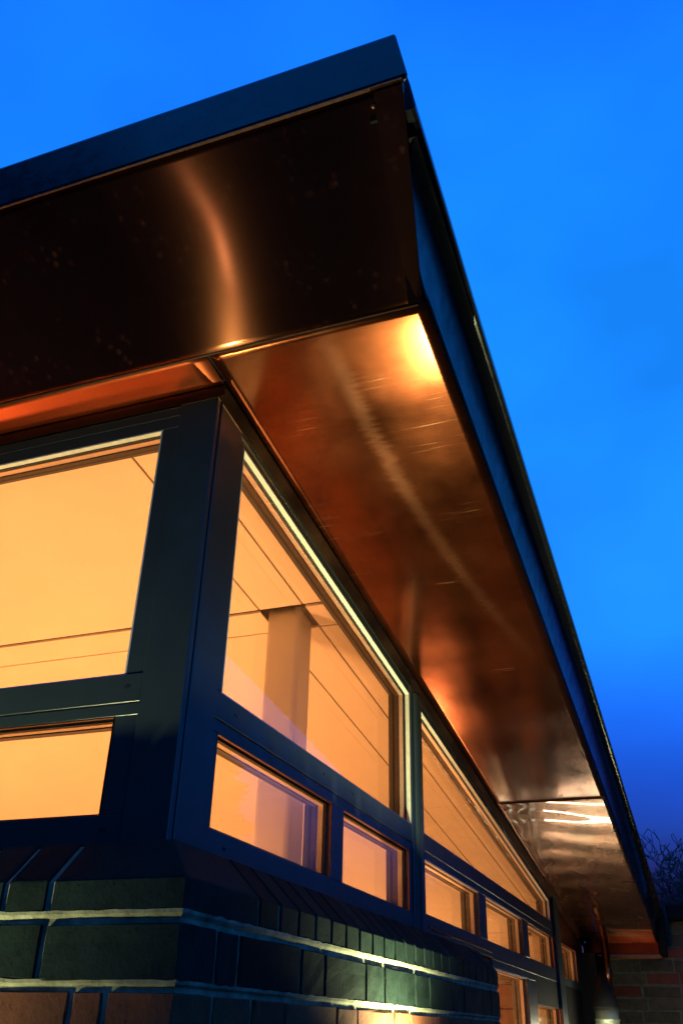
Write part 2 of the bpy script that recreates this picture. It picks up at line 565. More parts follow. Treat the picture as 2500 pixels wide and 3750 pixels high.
def amp_near(x, y):
    k = 0.25 + 1.0 * max(0, (y - 1.5)) ** 1.2
    return 0.0006 * k * math.sin(y * 21 + 2.5 * x + 1.2 * math.sin(y * 7)) + 0.0007 * noise.noise((x * 3.1, y * 2.0, 1.7))
def amp_far(x, y):
    return 0.0004 * math.sin(y * 19 + 1.6 * math.sin(4 * x) + 0.9 * math.sin(y * 5.3)) + 0.0012 * math.sin(math.pi * x / 0.46) * math.sin(2.1 * y + 0.5) + 0.0012 * noise.noise((x * 2.6, y * 3.2, 5.1)) + 0.0004 * noise.noise((x * 9, y * 11, 2.0))
def amp_front(x, y):
    return 0.0006 * noise.noise((x * 2.0, y * 5, 9.0))
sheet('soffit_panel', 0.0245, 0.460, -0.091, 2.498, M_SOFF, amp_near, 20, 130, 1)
sheet('soffit_panel', 0.0245, 0.460, 2.501, YE, M_SOFF2, amp_far, 28, 160, 2)
sheet('soffit_panel', XL - 0.2, 0.0185, -0.091, -0.0125, M_SOFF3, amp_front, 60, 6, 3)

# copper angle trims where soffit meets the frames
prism('soffit_trim', M_TRIM, roof,
      [(0.002, 0, zs(0) - 0.020), (0.005, 0, zs(0) - 0.021), (0.019, 0, zs(0) - 0.003), (0.019, 0, zs(0) + 0.002), (0.002, 0, zs(0) + 0.002)],
      [(0.002, YE, zs(YE) - 0.020), (0.005, YE, zs(YE) - 0.021), (0.019, YE, zs(YE) - 0.003), (0.019, YE, zs(YE) + 0.002), (0.002, YE, zs(YE) + 0.002)])
prism('soffit_trim', M_TRIM, roof,
      [(0.019, -0.002, zs(0) - 0.020), (0.019, -0.004, zs(0) - 0.021), (0.019, -0.009, zs(0) - 0.002), (0.019, -0.009, zs(0) + 0.003), (0.019, -0.002, zs(0) + 0.003)],
      [(XL - 0.1, -0.002, zs(0) - 0.020), (XL - 0.1, -0.004, zs(0) - 0.021), (XL - 0.1, -0.009, zs(0) - 0.002), (XL - 0.1, -0.009, zs(0) + 0.003), (XL - 0.1, -0.002, zs(0) + 0.003)])
# dark backing above the open joints
box('soffit_backing', M_RECESS, roof, XL - 0.2, 0.03, -0.085, 0.03, zs(-0.085) + 0.0035, zs(-0.085) + 0.010)

# ---- raking front fascia, slightly bellied sheet
FB = (-0.091, 2.7296)
FT = (-0.381, 2.944)
bm = bmesh.new()
nx, nz = 120, 24
x0, x1 = XL - 0.2, 0.450
fr_, bk_ = [], []
for i in range(nx + 1):
    a, b_ = [], []
    for j in range(nz + 1):
        t_ = j / nz
        x = x0 + (x1 + 0.004 + 0.054 * t_ - x0) * i / nx
        y = FB[0] + (FT[0] - FB[0]) * t_
        z = FB[1] + (FT[1] - FB[1]) * t_
        w = 0.0022 * math.sin(math.pi * t_) * noise.noise((x * 2.3, t_ * 1.4, 3.3)) + 0.0012 * math.sin(math.pi * t_) + 0.006 * (x - 0.1) * math.sin(4.6 * t_ - 0.2) * math.exp(-((x - 0.1) / 0.35) ** 2)
        a.append(bm.verts.new((x, y - w * 0.59, z - w * 0.81)))
        b_.append(bm.verts.new((x, y + 0.004, z + 0.003)))
    fr_.append(a); bk_.append(b_)
for i in range(nx):
    for j in range(nz):
        bm.faces.new((fr_[i][j], fr_[i + 1][j], fr_[i + 1][j + 1], fr_[i][j + 1])).smooth = True
        bm.faces.new((bk_[i][j], bk_[i][j + 1], bk_[i + 1][j + 1], bk_[i + 1][j]))
for i in range(nx):
    bm.faces.new((fr_[i][0], bk_[i][0], bk_[i + 1][0], fr_[i + 1][0]))
    bm.faces.new((fr_[i][nz], fr_[i + 1][nz], bk_[i + 1][nz], bk_[i][nz]))
for j in range(nz):
    bm.faces.new((fr_[0][j], fr_[0][j + 1], bk_[0][j + 1], bk_[0][j]))
    bm.faces.new((fr_[nx][j], bk_[nx][j], bk_[nx][j + 1], fr_[nx][j + 1]))
me = bpy.data.meshes.new('fascia_panel')
bm.to_mesh(me); bm.free()
fp = link('fascia_panel', me, M_FASC, roof)
fp['label'] = 'dark raking copper fascia facing the front'
# folded drip lip along the lower edge of the fascia
prism('fascia_lip', M_EDGE, roof,
      [(x0, -0.0930, 2.7292), (x0, -0.0905, 2.7280), (x0, -0.0900, 2.7305), (x0, -0.0930, 2.7318)],
      [(x1 - 0.004, -0.0930, 2.7292), (x1 - 0.004, -0.0905, 2.7280), (x1 - 0.004, -0.0900, 2.7305), (x1 - 0.004, -0.0930, 2.7318)])
# corner fold: narrow dark strip closing the end of the fascia
def fpt(x, t_, off):
    return (x, FB[0] + (FT[0] - FB[0]) * t_ - 0.59 * off, FB[1] + (FT[1] - FB[1]) * t_ - 0.81 * off)
bm = bmesh.new()
seam = [(0.447, 0.04), (0.438, 0.16), (0.437, 0.27), (0.439, 0.43), (0.444, 0.66), (0.457, 0.985)]
rows = []
for xs_, t_ in seam:
    xe = 0.4535 + 0.054 * t_ + 0.001
    rows.append([bm.verts.new(fpt(xs_, t_, 0.0042)), bm.verts.new(fpt(xe, t_, 0.0036)), bm.verts.new(fpt(xe, t_, -0.003)), bm.verts.new(fpt(xs_, t_, -0.003))])
for A, B in zip(rows, rows[1:]):
    for q in range(4): bm.faces.new((A[q], A[(q + 1) % 4], B[(q + 1) % 4], B[q]))
bm.faces.new(rows[0]); bm.faces.new(rows[-1])
fin(bm, 'fascia_corner_strip', M_FASC, roof)
lathe('rivet', M_PIPE, roof, [(0.0, -0.004), (0.004, -0.002), (0.0045, 0.0)], fpt(0.452, 0.93, 0.005), 12)

# ---- side fascia: upright below, flaring outwards under the capping
prof = []
CH = 0.138
for k in range(17):
    th0 = R(11)
    th = th0 + (0.5 * math.pi - th0) * (k / 16) ** 0.72
    prof.append((0.4605 + 0.052 * (1 - math.cos(th) / math.cos(th0)), CH * (math.sin(th) - math.sin(th0)) / (1 - math.sin(th0))))
bm = bmesh.new()
ny = 150
rows = []
for j in range(ny + 1):
    y = -0.088 + (YE + 0.088) * j / ny
    r_ = []
    for k, (x, h) in enumerate(prof):
        yy = y - 0.2205 * (h / CH) * max(0.0, 1 - j / 8)
        w = 0.0016 * math.sin(math.pi * k / 16) * (noise.noise((y * 1.6, h * 6, 4.4)) + 0.7 * noise.noise((y * 4.1, h * 9, 8.4)))
        r_.append(bm.verts.new((x + w, yy, zs(yy) + 0.0032 + h * 0.98)))
    rows.append(r_)
for j in range(ny):
    for k in range(16):
        bm.faces.new((rows[j][k], rows[j + 1][k], rows[j + 1][k + 1], rows[j][k + 1])).smooth = True
# back faces to give the sheet its thickness
rows2 = [[bm.verts.new((0.4535, v.co.y, v.co.z)) for v in (r_[0], r_[-1])] for r_ in rows]
for j in range(ny):
    bm.faces.new((rows[j][0], rows2[j][0], rows2[j + 1][0], rows[j + 1][0]))
    bm.faces.new((rows[j][-1], rows[j + 1][-1], rows2[j + 1][1], rows2[j][1]))
bmesh.ops.recalc_face_normals(bm, faces=bm.faces)
me = bpy.data.meshes.new('side_fascia')
bm.to_mesh(me); bm.free()
link('side_fascia', me, M_FASR, roof)
# folded end of the side fascia at the far corner, hanging below the soffit
prism('fascia_end', M_BLACK, roof,
      [(0.4615, YE - 0.02, 2.06), (0.505, YE - 0.02, 2.055), (0.516, YE - 0.02, 2.262), (0.4615, YE - 0.02, 2.262)],
      [(0.4615, YE + 0.05, 2.05), (0.505, YE + 0.05, 2.045), (0.516, YE + 0.05, 2.255), (0.4615, YE + 0.05, 2.255)], 0.004)

# ---- capping: front length and side length with a mitred, rounded corner
def capprof(rot=False):
    return [(0.000, 0.000), (-0.004, 0.004), (-0.004, 0.126), (-0.001, 0.136), (0.008, 0.143), (0.05, 0.147), (0.12, 0.147), (0.12, 0.0)]
CZ = 2.947
a, b_ = [], []
for d, h in capprof():
    h *= 0.955
    a.append((XL - 0.2, -0.381 + d, CZ + h))
    b_.append((0.518 - max(0, d) * 0.9 - 0.022 * (h / 0.135), -0.381 + d, CZ + h))
prism('roof_capping', M_CAP, roof, a, b_, 0.002, 1)
prism('capping_edge', M_EDGE, roof,
      [(XL - 0.2, -0.3855, CZ - 0.0035), (XL - 0.2, -0.363, CZ - 0.0035), (XL - 0.2, -0.363, CZ - 0.0005), (XL - 0.2, -0.3855, CZ - 0.0005)],
      [(0.508, -0.3855, CZ - 0.0035), (0.508, -0.363, CZ - 0.0035), (0.508, -0.363, CZ - 0.0005), (0.508, -0.3855, CZ - 0.0005)])
bm = bmesh.new()
sp = [(0.512, 0.1375), (0.5185, 0.1390), (0.5190, 0.146), (0.511, 0.205), (0.503, 0.245), (0.485, 0.262), (0.44, 0.265), (0.44, 0.1375)]
rows = []
ys = [-0.345 + (YE + 0.39) * (j / 60) for j in range(61)]
for y in ys:
    up_ = 0.018 * max(0.0, min(1.0, (0.1 - y) / 0.4))
    rows.append([bm.verts.new((x + 0.0010 * noise.noise((y * 2.2, h, 1.0)), y, zs(y) + up_ + h + 0.0010 * noise.noise((y * 1.7, 3.0, h)))) for x, h in sp])
for A, B in zip(rows, rows[1:]):
    for k in range(len(sp)):
        bm.faces.new((A[k], A[(k + 1) % len(sp)], B[(k + 1) % len(sp)], B[k]))
bm.faces.new(rows[0]); bm.faces.new(rows[-1])
fin(bm, 'roof_capping', M_CAP, roof)

# ---- end closure of the eaves against the outbuilding
prism('eaves_end_board', M_ENDB, roof,
      [(0.0, YE + 0.002, 2.062), (0.46, YE + 0.002, 2.062), (0.46, YE + 0.002, 2.125), (0.0, YE + 0.002, 2.125)],
      [(0.0, YE + 0.02, 2.062), (0.46, YE + 0.02, 2.062), (0.46, YE + 0.02, 2.125), (0.0, YE + 0.02, 2.125)], 0.003)
prism('eaves_end_board', M_TRIM, roof,
      [(0.0, YE + 0.03, 2.035), (0.47, YE + 0.03, 2.035), (0.47, YE + 0.03, 2.060), (0.0, YE + 0.03, 2.060)],
      [(0.0, YE + 0.045, 2.035), (0.47, YE + 0.045, 2.035), (0.47, YE + 0.045, 2.060), (0.0, YE + 0.045, 2.060)], 0.003)

# ---- corner post: two profiles with an open groove at the arris
bm = bmesh.new()
abox(bm, -0.083, 0.0025, -0.0025, 0.0115, 1.839, 2.716)
cp = fin(bm, 'corner_post', M_FRAME, bld, 0.0015)
prism('post_profile', M_FRAME, cp, [(-0.083, 0.0175, 1.839), (0.0025, 0.0175, 1.839), (0.0025, 0.111, 1.839), (-0.083, 0.111, 1.839)],
      [(-0.083, 0.0175, zs(0.0175) - 0.004), (0.0025, 0.0175, zs(0.0175) - 0.004), (0.0025, 0.111, zs(0.111) - 0.004), (-0.083, 0.111, zs(0.111) - 0.004)], 0.0015)
box('post_core', M_GASK, cp, -0.082, -0.006, 0.0116, 0.0174, 1.84, 2.70)

def side_rail(name, y0, y1, z0, z1, x0=-0.07, x1=0.0, m=None, bev=0.001):
    return box(name, m or M_FRAME, bld, x0, x1, y0, y1, z0, z1, bev)

def slope_rail(name, y0, y1, lo, hi, x0=-0.07, x1=0.0):
    return prism(name, M_FRAME, bld, [(x0, y0, zs(y0) - lo), (x1, y0, zs(y0) - lo), (x1, y0, zs(y0) - hi), (x0, y0, zs(y0) - hi)],
                 [(x0, y1, zs(y1) - lo), (x1, y1, zs(y1) - lo), (x1, y1, zs(y1) - hi), (x0, y1, zs(y1) - hi)], 0.001)

HB = 0.043          # glazing line below soffit plane
# head rails (two profiles, thin open joint between them)
for (a_, b2) in ((0.1115, 1.3385), (1.4615, 3.929), ):
    slope_rail('head_rail', a_, b2, 0.0005, 0.0215)
    slope_rail('head_rail', a_, b2, 0.0225, HB, x1=-0.001)
box('jamb_rail', M_FRAME, bld, -0.07, -0.0015, 0.1115, 0.134, 2.1255, zs(0.134) - HB - 0.0005, 0.001)
# transom: sash head and rail with a joint
drains = []
for (a_, b2) in ((0.1115, 1.3385), (1.4615, 3.929)):
    tr_ = side_rail('transom', a_, b2, 2.0765, 2.125)
    side_rail('transom', a_, b2, 2.0525, 2.0745, x1=-0.0012)
    drains.append(tr_)
# bottom rail with projecting sill nose
def sill_prof(z): return [(-0.07, z), (0.0, z), (0.0, z - 0.053), (-0.07, z - 0.053)]
br1 = prism('bottom_rail', M_FRAME, bld, [(x, 0.1115, z) for x, z in sill_prof(1.891)], [(x, 1.3385, z) for x, z in sill_prof(1.891)], 0.001)
br2 = prism('bottom_rail', M_FRAME, bld, [(x, 1.4615, z) for x, z in sill_prof(1.903)], [(x, 2.36, z) for x, z in sill_prof(1.903)], 0.001)
side_rail('bottom_rail', 2.3605, 3.929, 1.846, 1.903)
side_rail('bottom_rail', 4.101, 4.86, 1.846, 1.880)
prism('sill_strip', M_PIPE, br2, [(0.0005, 1.50, 1.866), (0.0045, 1.50, 1.866), (0.0045, 1.50, 1.872), (0.0005, 1.50, 1.872)],
      [(0.0005, 2.36, 1.866), (0.0045, 2.36, 1.866), (0.0045, 2.36, 1.872), (0.0005, 2.36, 1.872)])
# mullions
def mull(y0, y1, z0, z1, x1=0.003, bev=0.0015):
    return prism('mullion', M_FRAME, bld, [(-0.07, y0, z0), (x1, y0, z0), (x1, y1, z0), (-0.07, y1, z0)],
                 [(-0.07, y0, z1 if z1 else zs(y0) - 0.002), (x1, y0, z1 if z1 else zs(y0) - 0.002), (x1, y1, z1 if z1 else zs(y1) - 0.002), (-0.07, y1, z1 if z1 else zs(y1) - 0.002)], bev)
mu = mull(1.339, 1.461, 1.839, None)
bm = bmesh.new()   # rounded cover strip on the mullion
pr = [(0.003 + 0.011 * math.sin(math.pi * k / 8), 1.372 + 0.056 * (0.5 - 0.5 * math.cos(math.pi * k / 8))) for k in range(9)]
aprism(bm, [(x, y, 1.845) for x, y in pr], [(x, y, zs(y) - 0.028) for x, y in pr])
fin(bm, 'mullion_cover', M_FRAME, mu)
mull(3.930, 4.100, GZ, None, 0.014)
for y0, y1 in ((0.700, 0.775), (2.190, 2.305), (3.050, 3.175), (4.765, 4.86)):
    z0 = 1.8915 if y1 < 1 else (1.9035 if y1 < 3.9 else 1.8805)
    side_rail('mullion', y0, y1, z0, 2.052, x1=-0.0006)
box('jamb_rail', M_FRAME, bld, -0.07, -0.0015, 0.1115, 0.134, 1.8915, 2.052, 0.001)
box('jamb_rail', M_FRAME, bld, -0.07, -0.0015, 1.310, 1.3385, 1.8915, 2.052, 0.001)
box('jamb_rail', M_FRAME, bld, -0.07, -0.0015, 1.4615, 1.474, 1.9035, 2.052, 0.001)
box('jamb_rail', M_FRAME, bld, -0.07, -0.0015, 1.4615, 1.474, 2.1255, zs(1.474) - HB - 0.0005, 0.001)
box('jamb_rail', M_FRAME, bld, -0.07, -0.0015, 3.900, 3.9295, 1.9035, 2.052, 0.001)
prism('jamb_rail', M_FRAME, bld, [(x, 3.885, z) for x, z in ((-0.07, 2.1255), (-0.0015, 2.1255), (-0.0015, zs(3.885) - HB - .001), (-0.07, zs(3.885) - HB - .001))],
      [(x, 3.9295, z) for x, z in ((-0.07, 2.1255), (-0.0015, 2.1255), (-0.0015, zs(3.9295) - HB - .001), (-0.07, zs(3.9295) - HB - .001))], 0.001)
# copper apron between the last mullion and the end of the glazing
prism('head_panel', M_TRIM, bld, [(-0.07, 4.101, 2.050), (-0.004, 4.101, 2.050), (-0.004, 4.101, zs(4.101) - 0.003), (-0.07, 4.101, zs(4.101) - 0.003)],
      [(-0.07, YE, 2.050), (-0.004, YE, 2.050), (-0.004, YE, zs(YE) - 0.003), (-0.07, YE, zs(YE) - 0.003)])

# side windows
def hz(y): return zs(y) - HB
window(bld, [(0.134, 2.125), (1.339, 2.125), (1.339, hz(1.339)), (0.134, hz(0.134))], SIDE, 'tall side window nearest the corner post')
window(bld, [(1.474, 2.125), (3.885, 2.125), (3.885, hz(3.885)), (1.474, hz(1.474))], SIDE, 'long tapering side window under the sloping soffit')
for y0, y1, z0 in ((0.134, 0.700, 1.891), (0.775, 1.310, 1.891), (1.474, 2.190, 1.903), (2.305, 3.050, 1.903), (3.175, 3.900, 1.903), (4.101, 4.765, 1.880)):
    window(bld, [(y0, z0), (y1, z0), (y1, 2.0525), (y0, 2.0525)], SIDE, bead='head' if 1.4 < y0 < 3.1 else False)

# drain slots
def slot(parent, p, fn, w=0.006, h=0.0032):
    bm = bmesh.new()
    A = []
    for k in range(12):
        A.append((p[0] + w * math.cos(k * math.pi / 6), p[1] + h * math.sin(k * math.pi / 6)))
    aprism(bm, [fn(u, z, 0.0006) for u, z in A], [fn(u, z, -0.004) for u, z in A])
    fin(bm, 'drain_slot', M_SCREW, parent)
for y in (0.194, 0.640, 0.836): slot(drains[0], (y, 2.101), SIDE)
slot(br1, (0.191, 1.867), SIDE)

# ---- front wall glazing
def front_rail(name, x0, x1, z0, z1, d0=-0.07, d1=0.0, bev=0.001):
    return box(name, M_FRAME, bld, x0, x1, -d1, -d0, z0, z1, bev)
MX0, MX1 = -1.46, -1.35
for a_, b2 in ((MX1, -0.0835), (XL + 0.09, MX0)):
    front_rail('head_rail', a_, b2, 2.6745, 2.6985)
    front_rail('head_rail', a_, b2, 2.647, 2.6735, d1=-0.001)
    ft = front_rail('transom', a_, b2, 2.0765, 2.127)
    front_rail('transom', a_, b2, 2.0535, 2.0745, d1=-0.0012)
    fb = prism('bottom_rail', M_FRAME, bld, [(a_, -x, z) for x, z in sill_prof(1.892)], [(b2, -x, z) for x, z in sill_prof(1.892)], 0.001)
    if b2 > -0.2:
        slot(ft, (-0.112, 2.104), FRONT)
        slot(fb, (-0.118, 1.869), FRONT)
front_rail('jamb_rail', -0.120, -0.0835, 2.1275, 2.6465, d1=-0.0015)
front_rail('jamb_rail', -0.129, -0.0835, 1.8925, 2.0530, d1=-0.0015)
front_rail('mullion', MX0 + 0.0005, MX1 - 0.0005, 1.839, 2.698, d1=0.003)
front_rail('mullion', XL, XL + 0.0895, 1.839, 2.698, d1=0.003)
window(bld, [(MX1, 2.127), (-0.120, 2.127), (-0.120, 2.647), (MX1, 2.647)], FRONT, 'large front window beside the corner post')
window(bld, [(MX1, 1.892), (-0.129, 1.892), (-0.129, 2.0535), (MX1, 2.0535)], FRONT, bead=False)
window(bld, [(XL + 0.09, 2.127), (MX0, 2.127), (MX0, 2.647), (XL + 0.09, 2.647)], FRONT)
window(bld, [(XL + 0.09, 1.892), (MX0, 1.892), (MX0, 2.0535), (XL + 0.09, 2.0535)], FRONT, bead=False)

# ---- brick plinth wall: recessed mortar body and single bricks
YB = 1.965
BR = 0.0045      # mortar recess
# mortar body drawn as an L on plan
bm = bmesh.new()
mo = WALLB - BR
abox(bm, XL, mo, -mo, 0.075, GZ, 1.7785)
abox(bm, -0.075, mo, 0.0752, YB - 0.004, GZ, 1.7785)
wall = fin(bm, 'brick_wall', M_MORTAR, bld)
# sloped mortar under the cant bricks
prism('sill_bed', M_MORTAR, wall, [(mo, -0.02, 1.7787), (-0.06, -0.02, 1.7787), (-0.06, -0.02, 1.838), (0.034, -0.02, 1.838)],
      [(mo, YB - 0.004, 1.7787), (-0.06, YB - 0.004, 1.7787), (-0.06, YB - 0.004, 1.838), (0.034, YB - 0.004, 1.838)])
prism('sill_bed', M_MORTAR, wall, [(XL, -mo, 1.7786), (XL, 0.06, 1.7786), (XL, 0.06, 1.8375), (XL, -0.034, 1.8375)],
      [(-0.0605, -mo, 1.7786), (-0.0605, 0.06, 1.7786), (-0.0605, 0.06, 1.8375), (-0.0605, -0.034, 1.8375)])

BC = {}
def brick(x0, x1, y0, y1, z0, z1, m, parent, key=None, name='brick', jit=0.0012):
    """single brick, shared mesh per size, set a touch unevenly"""
    c = Vector(((x0 + x1) / 2, (y0 + y1) / 2, (z0 + z1) / 2))
    dx, dy, dz = (x1 - x0) / 2, (y1 - y0) / 2, (z1 - z0) / 2
    k = (round(dx, 3), round(dy, 3), round(dz, 3), m.name, random.randrange(3))
    if k not in BC:
        b = bmesh.new()
        abox(b, -dx, dx, -dy, dy, -dz, dz)
        bmesh.ops.subdivide_edges(b, edges=[e for e in b.edges if e.calc_length() > 0.05], cuts=2, use_grid_fill=True)
        bmesh.ops.bevel(b, geom=[e for e in b.edges if len(e.link_faces) == 2 and e.calc_face_angle(0) > 0.5], offset=0.0018, segments=1, affect='EDGES')
        for v in b.verts:
            v.co += Vector([random.uniform(-0.0009, 0.0009) for _ in range(3)])
        bmesh.ops.recalc_face_normals(b, faces=b.faces)
        me = bpy.data.meshes.new('brick')
        b.to_mesh(me); b.free()
        me.materials.append(m)
        BC[k] = me
    o = bpy.data.objects.new(name, BC[k])
    sc.collection.objects.link(o)
    o.location = c + Vector([random.uniform(-jit, jit) for _ in range(3)])
    o.rotation_euler = (random.uniform(-.004, .004), random.uniform(-.004, .004), random.uniform(-.004, .004))
    o.parent = parent
    return o

def cant(a0, a1, fn, parent):
    """sill brick on edge with a 45 degree splay, between a0 and a1 along the wall"""
    pr = [(0.0, 1.739), (WALLB - 0.0012, 1.739), (WALLB, 1.7402), (WALLB, 1.7795), (WALLB - 0.001, 1.782), (0.036, 1.8425), (0.0, 1.8425)]
    ps = [(x + random.uniform(-.0006, .0006), z + random.uniform(-.0006, .0006)) for x, z in pr]
    c = fn((a0 + a1) / 2, 0, 1.76)
    bm = bmesh.new()
    aprism(bm, [fn(a0, x, z) for x, z in ps], [fn(a1, x, z) for x, z in ps])
    return fin(bm, 'sill_brick', M_BLUE, parent, 0.0012, offset=c)
SF = lambda a, x, z: (x, a, z)
FF = lambda a, x, z: (a, -x, z)
J = 0.010
# splayed corner brick
bm = bmesh.new()
for h, z in ((WALLB, 1.739), (WALLB, 1.7805), (0.036, 1.8425)):
    for p in ((-0.117, -h, z), (h, -h, z), (h, 0.138, z), (-0.117, 0.138, z)): bm.verts.new(p)
bmesh.ops.convex_hull(bm, input=bm.verts)
bmesh.ops.dissolve_limit(bm, angle_limit=0.02, verts=bm.verts, edges=bm.edges)
sb = fin(bm, 'sill_brick', M_BLUE, wall, 0.0015, offset=(0.04, -0.04, 1.76))
y = 0.148
while y < YB - 0.03:
    y1 = min(y + 0.0685, YB - 0.002)
    cant(y + random.uniform(-.001, .001), y1 + random.uniform(-.001, .001), SF, wall)
    y += 0.0793
x = -0.129
while x > XL + 0.02:
    x1 = max(x - 0.0665, XL + 0.001)
    cant(x1 + random.uniform(-.001, .001), x + random.uniform(-.001, .001), FF, wall)
    x -= 0.0775

DEPTH = 0.06
Z2 = (1.6535, 1.7225)
def course(side_j, front_j, z0, z1, m, corner_side):
    """side_j / front_j: joint lines along each face, counted from the corner"""
    # corner brick fills the arris
    brick(front_j[0] + J / 2, WALLB, -WALLB, side_j[0] - J / 2, z0, z1, m, wall)
    for a_, b2 in zip(side_j, side_j[1:]):
        brick(WALLB - DEPTH, WALLB, a_ + J / 2, b2 - J / 2, z0, z1, m, wall)
    for a_, b2 in zip(front_j, front_j[1:]):
        brick(b2 + J / 2, a_ - J / 2, -WALLB, -WALLB + DEPTH, z0, z1, m, wall)
def flem(start, first, end, sgn):
    js = [start]
    st = first
    while True:
        n_ = js[-1] + sgn * (0.118 if st == 'h' else 0.232)
        if (n_ - end) * sgn > -0.03:
            js.append(end)
            return js
        js.append(n_)
        st = 's' if st == 'h' else 'h'
s2 = [0.011, 0.081, 0.319, 0.431, 0.659, 0.782, 1.007, 1.131, 1.367, 1.485, 1.72, 1.835, YB + 0.003]
f2 = [-0.1215] + flem(-0.2435, 's', XL, -1)
course(s2, f2, Z2[0], Z2[1], M_BLUE, True)
s3 = [0.013, 0.138, 0.26, 0.497, 0.611, 0.847, 0.969] + flem(1.205, 'h', YB + 0.003, 1)
f3 = [-0.006, -0.060] + flem(-0.285, 'h', XL, -1)
zc = 1.6405
h = 0.071
for c in range(5):
    z1 = zc - c * 0.083
    if c % 2 == 0: course(s3, f3, z1 - h, z1, M_RED, False)
    else: course([v for v in s2], f2, z1 - h, z1, M_RED, True)
# bed joints: struck mortar, flush under the upper brick, cut back below, uneven
def bed(zb, zt, fn, a0, a1, seed):
    bm = bmesh.new()
    n = int(abs(a1 - a0) / 0.012)
    rows = []
    for i in range(n + 1):
        a = a0 + (a1 - a0) * i / n
        k = noise.noise((a * 9, seed, 0)); k2 = noise.noise((a * 42, seed, 4)); k3 = noise.noise((a * 60, seed, 9))
        m0 = (i == 0 and fn is SF); m1 = (i == n and fn is FF)
        rows.append([bm.verts.new(fn(-(WALLB + o_) if m0 else (WALLB + o_ if m1 else a), WALLB + o_, z_)) for o_, z_ in
                     ((-0.03, zb - 0.001), (-0.0085 + 0.001 * k2, zb - 0.001), (-0.0070 + 0.002 * k + 0.001 * k2, zb + 0.0042 + 0.0025 * k3), (-0.0004 + 0.0012 * k + 0.0008 * k2, zt - 0.0035 + 0.0018 * k2), (0.0004 + 0.0008 * k3, zt + 0.0010 + 0.0022 * k2), (-0.03, zt + 0.001))])
    for A, B in zip(rows, rows[1:]):
        for q in range(6):
            bm.faces.new((A[q], A[(q + 1) % 6], B[(q + 1) % 6], B[q]))
    bm.faces.new(rows[0]); bm.faces.new(rows[-1])
    fin(bm, 'mortar_bed', M_MORTAR, wall)
beds = [(Z2[1], 1.739), (zc, Z2[0])] + [(zc - (c + 1) * 0.083, zc - c * 0.083 - h) for c in range(4)]
for k, (zb, zt) in enumerate(beds):
    bed(zb, zt, SF, -WALLB, YB, 1.0 + k)
    bed(zb, zt, FF, XL, WALLB, 21.0 + k)
# lower part of the wall, out of the picture: rendered plinth below the visible courses
bm = bmesh.new()
zl = zc - 5 * 0.083
abox(bm, XL, WALLB, -WALLB, -mo - 0.0004, GZ, zl)
abox(bm, mo + 0.0004, WALLB, -mo - 0.0002, YB, GZ, zl)
fin(bm, 'plinth', M_RED, wall)

# ---- door and infill beyond the brickwork
def sbox(name, m, y0, y1, z0, z1, x0=-0.07, x1=-0.004, parent=None, bev=0.001):
    return box(name, m, parent or bld, x0, x1, y0, y1, z0, z1, bev)
sbox('infill_panel', M_DARKP, YB + 0.001, 2.36, 1.7375, 1.8375)
sbox('door_post', M_FRAME, 2.170, 2.298, GZ, 1.7370, x1=0.006)
sbox('jamb_rail', M_FRAME, YB + 0.001, 1.988, GZ, 1.737)
window(bld, [(1.989, 0.1), (2.169, 0.1), (2.169, 1.737), (1.989, 1.737)], SIDE, 'narrow sidelight beside the brick end', bead=False)
dr = sbox('door', M_FRAME, 2.3605, 3.270, 1.818, 1.8455, x1=0.0)
dr['label'] = 'glazed door in dark frame'
window(bld, [(2.299, 0.15), (3.062, 0.15), (3.062, 1.8175), (2.299, 1.8175)], SIDE, bead='head')
sbox('door_stile', M_FRAME, 3.063, 3.275, GZ, 1.8175, x1=0.0, parent=dr)
sbox('infill_panel', M_DARKP, 3.2755, 3.9295, 1.7285, 1.8455, x1=-0.002)
window(bld, [(3.276, 0.1), (3.9295, 0.1), (3.9295, 1.728), (3.276, 1.728)], SIDE, bead=False)
sbox('infill_panel', M_DARKP, 4.101, 4.86, GZ, 1.8455, x1=-0.002)
sbox('end_pier', M_BLACK, 4.861, YE + 0.14, GZ, 2.049, x0=-0.1, x1=0.10)
lathe('door_handle', M_BEAD, dr, [(0.0, -0.05), (0.012, -0.05), (0.012, 0.05), (0.0, 0.05)], (0.03, 3.12, 0.85), 12)

# ---- room: walls, floor, ceiling panels with shadow gaps, columns
RY, RX = 6.30, -4.0
bm = bmesh.new()
abox(bm, RX - 0.1, RX, 0.06, RY, GZ, 3.0)
rw = fin(bm, 'room_wall', M_PLAST, bld)
box('room_wall', M_PLAST, bld, RX - 0.1, -0.0705, RY, RY + 0.1, GZ, 2.6)
box('room_wall', M_PLAST, bld, -0.12, -0.0705, YE + 0.15, RY - 0.001, GZ, 2.4)
box('room_wall', M_PLAST, bld, RX - 0.1, XL - 0.001, -0.04, 0.0595, GZ, 2.68)
box('room_wall', M_PLAST, bld, XL, -0.125, 0.0755, 0.085, GZ, 1.83)
box('room_wall', M_PLAST, bld, -0.085, -0.0755, 0.13, YB - 0.01, GZ, 1.83)
fl = box('room_floor', M_FLOOR, bld, RX, -0.0705, 0.087, RY - 0.001, GZ + 0.001, GZ + 0.03)
def zc_(y): return 2.700 - S * y
ce = prism('ceiling', M_RECESS, bld, [(RX, 0.0505, zc_(0.0505) + 0.0066), (-0.0715, 0.0505, zc_(0.0505) + 0.0066), (-0.0715, 0.0505, zc_(0.0505) + 0.0166), (RX, 0.0505, zc_(0.0505) + 0.0166)],
           [(RX, RY - .001, zc_(RY) + 0.0066), (-0.0715, RY - .001, zc_(RY) + 0.0066), (-0.0715, RY - .001, zc_(RY) + 0.0166), (RX, RY - .001, zc_(RY) + 0.0166)])
